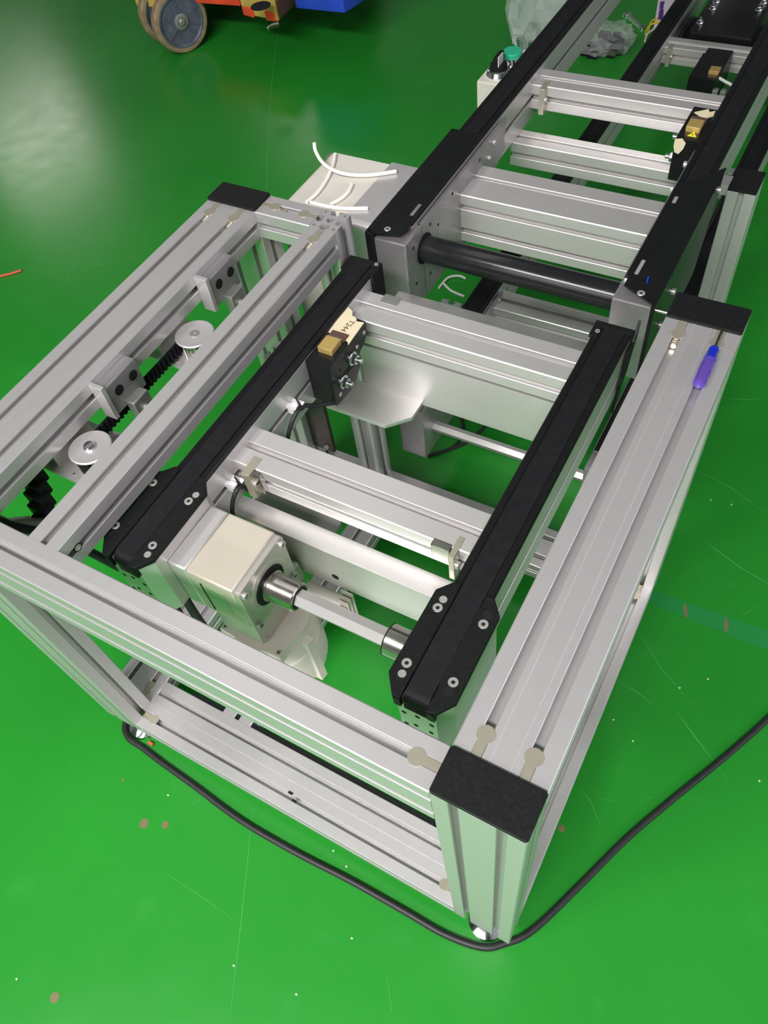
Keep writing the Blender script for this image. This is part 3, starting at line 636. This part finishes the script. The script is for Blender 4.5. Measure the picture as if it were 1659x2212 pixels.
# covers
b = MB(); b.prism([(-476, 726), (-466, 716), (-424, 726), (-419, 740), (-419, 1010), (-424, 1018), (-476, 1018)], 'Z', -53.5, -50.2, 0.5); cv = b.build('top_cover', 'black_paint', up, label='black sheet cover over the belt end')
put(M_CSK, 'screw', cv, (-447, 732, -50.2))
b = MB(); b.box(-431, -425.5, 775, 805, -50.4, -49.6); b.build('slot', 'dull_plate', cv)
b = MB(); b.box(-478, -473, 716, 1018, -205, -50.5, 1); b.build('side_cover', 'black_paint', up)
b = MB(); b.box(-478, -465, 714, 735, -205, -52, 1.5); b.build('side_cover', 'black_paint', up)
b = MB(); b.prism([(-79, 738), (-30, 714), (-27, 718), (-27, 1050), (-79, 985)], 'Z', -53.5, -50.2, 0.5); cv = b.build('top_cover', 'black_paint', up, label='black sheet cover over the belt end')
c = onZ(1385, 633, -50); put(M_CSK, 'screw', cv, (c.x, c.y, -50.2))
for a, e in (((1374, 592), (1391, 562)), ((1455, 438), (1462, 425))):
    p, q_ = onZ(*a, -50), onZ(*e, -50); d = (q_-p).normalized(); n = Vector((-d.y, d.x, 0))*2.6; b = MB(); vs = [p+n, p-n, q_-n, q_+n]
    b.prism([(v.x, v.y) for v in vs], 'Z', -50.4, -49.7); b.build('slot', 'anodised', cv)
b = MB(); b.tube([onZ(1398, 611, -49.8), onZ(1399, 604, -49.8), onZ(1401, 598, -49.8)], 0.9, 6); b.build('marker_stroke', 'blue_mark', cv, label='short blue marker stroke')
b = MB(); b.prism([(714, -52), (1048, -52), (1042, -100), (990, -205), (714, -205)], 'X', -33.2, -28, 0.8); sc = b.build('side_cover', 'black_paint', up, label='glossy black side cover')
for y, z in ((820, -110), (780, -140), (1020, -70)): put(M_SHCS, 'screw', sc, (-28, y, z), 'x+')
b = MB(); b.cyl((-30, 722, -66), (-8, 722, -66), 3); b.cyl((-10, 722, -66), (-4, 722, -66), 5.5); b.build('thumb_screw', 'steel', up)
# stand post with cap on the right
b = MB(); b.profile('Z', FLOOR, -116, -23, 22, 1095, 1157, um=[1126], up=[1126], vm=[-0.5], vp=[-0.5]); sp = b.build('stand_post', 'anodised', up)
b = MB(); b.prism([(-23, 1096), (-22, 1095), (21, 1095), (22, 1096), (22, 1156), (21, 1157), (-22, 1157), (-23, 1156)], 'Z', -116.5, -112, 0.8); b.build('end_cap', 'black_plastic', sp)
b = MB(); b.box(-38.5, -22.5, 1110, 1140, -136, -118, 1); b.build('stand_bracket', 'anodised', up)
for x0 in (-466, -85): b = MB(); b.profile('Z', FLOOR, -137, x0, x0+46, 3050, 3095, um=[3072], up=[3072]); b.build('stand_post', 'anodised', up)
# lower return conveyor
lo = up
long_conveyor(lo, -431, 3300, False)
crossbar(lo, 1050, 1110, -447); crossbar(lo, 2212, 2272, -447); crossbar(lo, 1640, 1700, -447)
clamp(lo, -400, 2212, -447, 12)
put(M_SHCS, 'screw', lo, (-410, 1072, -444), 'x+')
b = MB(); b.lathe((-411, 764, -523), (1, 0, 0), [(11, 0), (11, 324)], 6); b.build('hex_shaft', 'anodised_bar', lo)
for x0, y0 in ((-520, 985), (-466, 3000), (-85, 3000), (-84, 1500)): b = MB(); b.profile('Z', FLOOR, -440 if x0 == -520 else -515, x0, x0+45, y0, y0+45, um=[y0+22.5], up=[y0+22.5], vm=[x0+22.5], vp=[x0+22.5]); b.build('leg', 'anodised', lo)
b = MB(); b.box(-475, -466, 990, 1025, -500, -444, 1); b.build('leg_bracket', 'anodised', lo)
for x0, x1, y0, y1, lb in ((-372, -206, 2290, 2560, 'wide black stopper unit with zinc nuts on the return conveyor'), (-300, -232, 2050, 2212.3, 'small black stopper with golden pad under the return conveyor crossbar')):
    t = thing('stopper_unit', ((x0+x1)/2, (y0+y1)/2, -520), lb, 'stopper')
    b = MB(); b.box(x0, x1, y0, y1, -520, -434, 2); b.build('body', 'black_paint', t)
    b = MB(); b.box(x0-8, x0+2, y0+20, y1-10, -505, -445, 1); b.build('side_flange', 'black_paint', t)
    if x0 < -350:
        for x, y in ((-352, 2474), (-350, 2430), (-228, 2455), (-226, 2500), (-360, 2340)): put(M_HEX, 'flange_nut', t, (x, y, -434))
        b = MB(); b.box(-441, -62, y0+30, y1, -541, -515.8, 2); b.build('base_plate', 'black_paint', t)
    else:
        b = MB(); b.box(-262, -236, 2075, 2102, -436, -425, 1); b.build('brass_pad', 'brass', t)
        b = MB(); b.tube([(-240, 2080, -440), (-215, 2070, -444), (-190, 2062, -450), (-170, 2050, -470)], 4); b.build('air_hose', 'white_wire', t)
        for k in range(3): b = MB(); b.box(-236+k*20, -222+k*20, 2040, 2056, -500, -455, 2); b.build('fitting', 'dull_plate', t)

# ------------------------------------------------------------------ beige motor cover and tube offcuts
mc = thing('motor_cover', (-563, 810, -300), 'beige and grey box cover beside the long conveyor, strewn with tube offcuts', 'cover')
def arcpts(cx, cz, r, a0, a1, n=6): return [(cx+r*math.cos(math.radians(a0+(a1-a0)*i/n)), cz+r*math.sin(math.radians(a0+(a1-a0)*i/n))) for i in range(n+1)]
b = MB(); sec = [(893, -300), (893, -50)]+[(738+12*math.cos(math.radians(a)), -62+12*math.sin(math.radians(a))) for a in (90, 108, 126, 144, 162, 180)]+[(726, -300)]
b.prism(sec, 'X', -527, -477.6, 0); b.build('grey_side', 'anodised', mc)
b = MB(); sec = [(-527, -300), (-527, -51)]+arcpts(-632, -67, 16, 90, 180)+[(-648, -300)]
b.prism(sec[::-1], 'Y', 727, 888); b.build('beige_hood', 'cover_beige', mc)
b = MB(); b.box(-650, -630, 878, 892, -64, -56, 1); b.build('corner_tab', 'dull_plate', mc)
def offcut(px, lb, z=-46.5, lift_=()):
    P = [onZ(x, y, z+(lift_[i] if lift_ else 0)) for i, (x, y) in enumerate(px)]
    b = MB(); b.tube(P, 3.1, 12); o = b.build('tube_offcut', 'white_tube'); tag(o, lb, 'tube', 'white tube offcuts on the beige cover')
offcut([(679, 309), (682, 327), (697, 351), (722, 368), (755, 377), (800, 378), (856, 370)], 'longest curved white tube offcut overhanging the beige cover edge', -46, (22, 14, 7, 6, 1, 0, 0))
offcut([(724, 333), (718, 360), (704, 390), (685, 417), (662, 437)], 'white tube offcut lying under the longest one on the beige cover', -47.5)
offcut([(760, 398), (752, 415), (735, 430), (713, 442)], 'shortest white tube offcut in the middle of the beige cover', -47.5)
offcut([(671, 437), (700, 444), (740, 450), (795, 450)], 'white tube offcut along the front edge of the beige cover', -47)

# ------------------------------------------------------------------ control box
cb = thing('control_box', (-530, 1330, -205), 'small grey control box with black knob and green button on the conveyor side', 'control box')
b = MB(); b.box(-562, -466.2, 1296, 1440, -205, -118, 3); b.build('box', 'cover_beige', cb)
kp = onZ(1077, 155, -112); gp = onZ(1107, 118, -100)
b = MB(); b.lathe((kp.x, kp.y, -119), (0, 0, 1), [(24, 0), (24, 4), (21, 12), (19, 14)], 32); b.build('knob_collar', 'chrome', cb)
b = MB(); b.lathe((kp.x, kp.y, -119), (0, 0, 1), [(18, 10), (17, 22), (15, 24)], 24); b.box(kp.x-5, kp.x+5, kp.y-17, kp.y+17, -100, -78, 2); kn = b.build('selector_knob', 'black_plastic', cb)
b = MB(); b.box(kp.x+4.6, kp.x+6.4, kp.y-15, kp.y+8, -98, -77.6, 0.3); b.build('pointer', 'white_nylon', kn)
b = MB(); b.lathe((gp.x, gp.y, -119), (0, 0, 1), [(25, 0), (25, 4), (22, 8), (21, 18)], 32); b.build('button_collar', 'chrome', cb)
b = MB(); b.lathe((gp.x, gp.y, -119), (0, 0, 1), [(20, 15), (20, 25), (18, 27)], 32); b.build('green_button', 'green_button', cb, label='round green push button')
b = MB(); b.cyl((kp.x+32, kp.y+12, -119), (kp.x+32, kp.y+12, -104), 6); b.build('toggle', 'black_plastic', cb)

# ------------------------------------------------------------------ screwdriver, cables and floor scraps
sd = thing('screwdriver', (67.5, 585, -6), 'small screwdriver with clear blue and violet handle lying in a rail slot', 'screwdriver')
b = MB(); b.lathe((67.8, 536, 5.2), (0, 1, 0), [(3, -1), (6.2, 1.5), (7.2, 5), (7.0, 14), (7.6, 22), (7.4, 36), (6.6, 42), (7.2, 44)], 10); b.build('handle', 'violet', sd)
b = MB(); b.lathe((67.8, 536, 5.2), (0, 1, 0), [(7.2, 43.5), (6.4, 50), (5.6, 58), (6.0, 62), (5.0, 65), (2.5, 66)], 10); b.build('ferrule', 'blue_clear', sd)
b = MB(); b.cyl((67.8, 600, 5.2), (67.4, 637.5, 2.1), 1.7, 10); b.build('blade', 'steel', sd)
cz = FLOOR+7
cable_px = [(345, 1644), (420, 1698), (520, 1772), (640, 1842), (760, 1904), (880, 1972), (960, 2018), (1040, 2046), (1090, 2038), (1150, 2010), (1250, 1915), (1350, 1815), (1450, 1729), (1560, 1640), (1659, 1552), (1760, 1450)]
b = MB(); cz = FLOOR+5.6
b.tube([Vector(p) for p in ((-699, 50, cz), (-700.5, 16, cz), (-691, -4, cz), (-669, -15.5, cz), (-640, -17, cz))]+[onZ(x, y, cz) for x, y in cable_px], 5.6, 12); tag(b.build('floor_cable', 'cable'), 'thick black cable curving round the lift frame on the green floor', 'cable')
b = MB(); b.box(-635, -623, -6, 0, FLOOR, FLOOR+6, 1.5); tag(b.build('red_clip', 'red_scrap'), 'tiny red scrap beside the front left foot', 'scrap')
b = MB(); b.tube([onZ(-6, 598, FLOOR+4), onZ(20, 592, FLOOR+4), onZ(46, 584, FLOOR+4)], 4, 8); tag(b.build('cable_offcut', 'red_scrap'), 'short orange red offcut lying on the open green floor', 'scrap')
b = MB(); b.tube([onZ(578, 60, FLOOR+4), onZ(588, 53, FLOOR+4), onZ(602, 50, FLOOR+4)], 4, 8); tag(b.build('tube_offcut', 'white_tube'), 'short white tube offcut on the floor under the red trolley', 'tube')
for pts, m_, lb in (([(965, 610), (985, 598), (1000, 606)], 'white_wire', 'white wire bent on the floor beneath the roller'), ):
    b = MB(); b.tube([onZ(948, 622, FLOOR+3), onZ(968, 600, FLOOR+6), onZ(992, 596, FLOOR+6), onZ(1006, 602, FLOOR+4)], 3.5, 8); b.tube([onZ(958, 612, FLOOR+3), onZ(975, 628, FLOOR+3), onZ(1003, 640, FLOOR+3)], 3.5, 8)
    tag(b.build('wire', m_), lb, 'wire')
b = MB(); b.tube([onZ(925, 985, FLOOR+5), onZ(980, 965, FLOOR+5), onZ(1000, 930, FLOOR+5), onZ(996, 890, FLOOR+5)], 4, 8); b.tube([onZ(960, 975, FLOOR+4), onZ(1010, 955, FLOOR+4), onZ(1050, 920, FLOOR+4)], 4, 8)
tag(b.build('loose_cable', 'cable'), 'black cables looped on the floor under the lift conveyor', 'cable')

# ------------------------------------------------------------------ background objects
# trolley with twin wheels
tr = thing('trolley', (-2150, 2600, FLOOR), 'red and blue plastic trolley with a pair of grey wheels', 'trolley')
ax = Vector((0.90, -0.43, 0)).normalized(); wc = Vector((-2262, 2262, FLOOR+110))
def wheel(c):
    b = MB(); b.lathe(c, ax, [(90, -18), (92, -21), (104, -20), (110, -12), (110, 12), (104, 20), (93, 21), (90, 18), (90, -18)], 48, caps=False); wl = b.build('wheel', 'tyre', tr, label='dusty tan tyre')
    b = MB(); b.lathe(c, ax, [(92, -20), (92, 19), (86, 20), (80, 14), (30, 12), (28, 15), (10, 15)], 48); hb = b.build('hub', 'wheel_hub', wl)
    u = ax.orthogonal().normalized(); u = Vector((0, 0, 1)); q = ax.cross(u)
    for k in range(3):
        a = k*2*math.pi/3+0.1; d = u*math.cos(a)+q*math.sin(a); n = ax.cross(d); b = MB(); vs = []
        for r in (26, 84):
            for s in (-1, 1):
                for h in (10, 17): vs.append(c+d*r+n*(s*4)+ax*h)
        b.add(vs, [[0, 1, 3, 2], [4, 6, 7, 5], [0, 4, 5, 1], [2, 3, 7, 6], [1, 5, 7, 3], [0, 2, 6, 4]]); b.build('spoke', 'wheel_hub', wl)
    b = MB(); b.lathe(c, ax, [(28, 10), (28, 19), (22, 21), (16, 21), (15, 18)], 24); b.lathe(c, ax, [(13, 14), (13, 24), (9, 26)], 6); b.build('axle_nut', 'dull_plate', wl)
wheel(wc); wheel(wc-ax*118)
b = MB(); b.cyl(wc-ax*200, wc+ax*10, 9, 12); b.build('axle', 'dull_plate', tr)
# deck: red and yellow steel channel with cutouts, brown end, blue crate
def quadbox(name, m, pxs, z0, z1, parent, label=None):
    b = MB(); P = [onZ(x, y, z0) for x, y in pxs]
    b.prism([(p.x, p.y) for p in P], 'Z', z0, z1, 4); return b.build(name, m, parent, label)
Zd = FLOOR+150
quadbox('deck', 'red_paint', [(520, 14), (296, -2), (300, -60), (560, -60)], Zd, Zd+60, tr, 'scuffed red painted deck')
quadbox('corner_plate', 'yellow_paint', [(296, 14), (340, 17), (340, -30), (296, -30)], Zd, Zd+62, tr)
quadbox('channel', 'yellow_paint', [(525, 30), (602, 46), (640, 0), (560, -20)], Zd-8, Zd+70, tr, 'yellow and red painted steel channel')
quadbox('channel_tip', 'red_paint', [(526, 33), (550, 40), (560, 22), (530, 16)], Zd-12, Zd+20, tr)
quadbox('channel_tip', 'red_paint', [(575, 45), (603, 48), (612, 30), (582, 28)], Zd-12, Zd+20, tr)
b = MB(); P = onZ(563, 12, Zd+72); b.lathe((P.x, P.y, Zd+70), (0, 0, 1), [(36, 0), (36, 1.5)], 24); b.build('cutout', 'black_hole', tr)
quadbox('bracket', 'dark_brown', [(604, 44), (640, 10), (660, -20), (620, -20)], Zd, Zd+60, tr)
quadbox('crate', 'blue_plastic', [(640, 18), (745, 29), (790, 0), (820, -50), (640, -50)], FLOOR+170, FLOOR+330, tr, 'blue plastic crate')
quadbox('base_frame', 'dark_brown', [(330, -12), (640, -6), (780, -16), (810, -190), (340, -190)], FLOOR+152, FLOOR+176, tr)
for x, y in ((420, -165), (600, -165), (770, -165)):
    p = onZ(x, y, FLOOR+152); b = MB(); b.cyl((p.x, p.y, FLOOR), (p.x, p.y, FLOOR+153), 22, 16); b.build('support_leg', 'dull_plate', tr)
# crumpled clear bags
def crumple(c, rx, ry, rz, seed, sub=3, amp=0.28):
    rnd = random.Random(seed); b = bmesh.new(); bmesh.ops.create_icosphere(b, subdivisions=sub, radius=1)
    dirs = [(Vector((rnd.uniform(-1, 1), rnd.uniform(-1, 1), rnd.uniform(-1, 1))).normalized(), rnd.uniform(3, 9), rnd.uniform(0, 6)) for _ in range(9)]
    for v in b.verts:
        k = 1+amp*sum(abs(math.sin(d.dot(v.co)*f+p)) - 0.6 for d, f, p in dirs)/4+rnd.uniform(-0.04, 0.04)
        v.co = Vector((c[0]+v.co.x*rx*k, c[1]+v.co.y*ry*k, max(FLOOR+1, c[2]+v.co.z*rz*k)))
    m = MB(); m.bm(b); return m
bp_ = onZ(1165, 40, FLOOR+120)
t = thing('plastic_bag', (bp_.x, bp_.y, FLOOR), 'clear crumpled plastic bag of parts behind the long conveyor', 'bag')
crumple((bp_.x, bp_.y, FLOOR+150), 105, 90, 150, 3, 3, 0.5).build('film', 'bag', t, angle=1)
b = MB()
for k in range(5):
    a = k*1.3; x, y = bp_.x-10+22*math.cos(a), bp_.y-60+22*math.sin(a); b.lathe((x, y, FLOOR+1), (0.2*math.cos(a), 0.2*math.sin(a), 1), [(11, 0), (11, 40), (7, 46), (7, 90)], 12)
    b.build('fitting', 'zinc', t); b = MB()
t = thing('wrapped_parts', (-745, 2690, FLOOR), 'black parts in crinkled clear film on the floor between the belts', 'package')
pw = onZ(1322, 88, FLOOR+40); pw2 = onZ(1285, 98, FLOOR+30)
rr = random.Random(4)
for k, (p, rx, ry, rz) in enumerate(((pw, 66, 66, 46), (pw2, 58, 44, 30))):
    crumple((p.x, p.y, FLOOR+rz), rx, ry, rz, 11+k, 3, 0.55).build('film', 'wrap', t, angle=1)
    for j in range(5):
        a = j*1.26+k; x, y = p.x+rx*0.42*math.cos(a), p.y+ry*0.42*math.sin(a); h = rz*rr.uniform(0.9, 1.6); q = rr.uniform(13, 20)
        b = MB(); b.box(x-q, x+q, y-q*0.8, y+q*0.8, FLOOR, FLOOR+h, 2); b.build('part', 'black_paint', t)
# combination wrench
A = onZ(1357, 30, FLOOR+5); B = onZ(1388, 58, FLOOR+5); d = (B-A).normalized(); n = Vector((-d.y, d.x, 0))
t = thing('wrench', (A.x, A.y, FLOOR), 'small silver combination spanner on the green floor beyond the film package', 'wrench')
b = MB()
def P2(a, s): v = A+d*a+n*s; return (v.x, v.y)
L = (B-A).length
b.prism([P2(8, -6), P2(L-8, -5), P2(L-8, 5), P2(8, 6)], 'Z', FLOOR, FLOOR+6, 1); b.build('handle', 'zinc', t)
b = MB(); b.prism([P2(10, -7), P2(2, -15), P2(-12, -15), P2(-14, -7), P2(-2, -5), P2(-2, 5), P2(-14, 7), P2(-12, 15), P2(2, 15), P2(10, 7)], 'Z', FLOOR, FLOOR+7, 0.8); b.build('open_jaw', 'zinc', t)
b = MB(); cc = A+d*L; seg = 24; vs = []
for r, z in ((12, 0), (12, 7), (7, 7), (7, 0)):
    for i in range(seg): a = 2*math.pi*i/seg; vs.append((cc.x+r*math.cos(a), cc.y+r*math.sin(a), FLOOR+z))
b.add(vs, [[k*seg+i, k*seg+(i+1) % seg, ((k+1) % 4)*seg+(i+1) % seg, ((k+1) % 4)*seg+i] for k in range(4) for i in range(seg)]); b.build('ring', 'zinc', t)
# printed bag and yellow wires
pp = [onZ(x, y, FLOOR+8) for x, y in ((1412, 60), (1425, -20), (1480, -60), (1475, 10), (1440, 50))]
b = MB(); b.prism([(p.x, p.y) for p in pp], 'Z', FLOOR, FLOOR+9, 2); t = b.build('printed_packet', 'paper'); tag(t, 'pale pink packet with purple print on the floor beside the return conveyor', 'packet')
for q4 in ([(1421, 42), (1432, 44), (1434, 20), (1424, 22)], [(1424, 20), (1432, 22), (1436, 2), (1426, 4)]):
    pr_ = [onZ(x, y, FLOOR+9) for x, y in q4]; b = MB(); b.add([p+Vector((0, 0, 0.4)) for p in pr_], [[0, 1, 2, 3]]); b.build('print', 'purple_print', t)
t = thing('yellow_wires', (-650, 2900, FLOOR), 'tangle of yellow wires beside the pale printed packet', 'wire')
for px in ([(1420, 40), (1407, 47), (1400, 68), (1393, 88)], [(1425, 48), (1408, 52), (1398, 62), (1394, 75)], [(1418, 60), (1400, 72), (1393, 90)]):
    b = MB(); b.tube([onZ(x, y, FLOOR+(13 if i == 0 else 11.5 if i == 1 else 5)) for i, (x, y) in enumerate(px)], 3.4, 8); b.build('strand', 'yellow_wire' if px[0][1] != 60 else 'white_wire', t)
b = MB(); b.tube([onZ(1152, 40, FLOOR+6), onZ(1140, 62, FLOOR+6), onZ(1122, 95, FLOOR+6), onZ(1112, 118, FLOOR+6)], 5, 8); tag(b.build('box_cable', 'cable'), 'black cable on the floor between control box and plastic bag', 'cable')
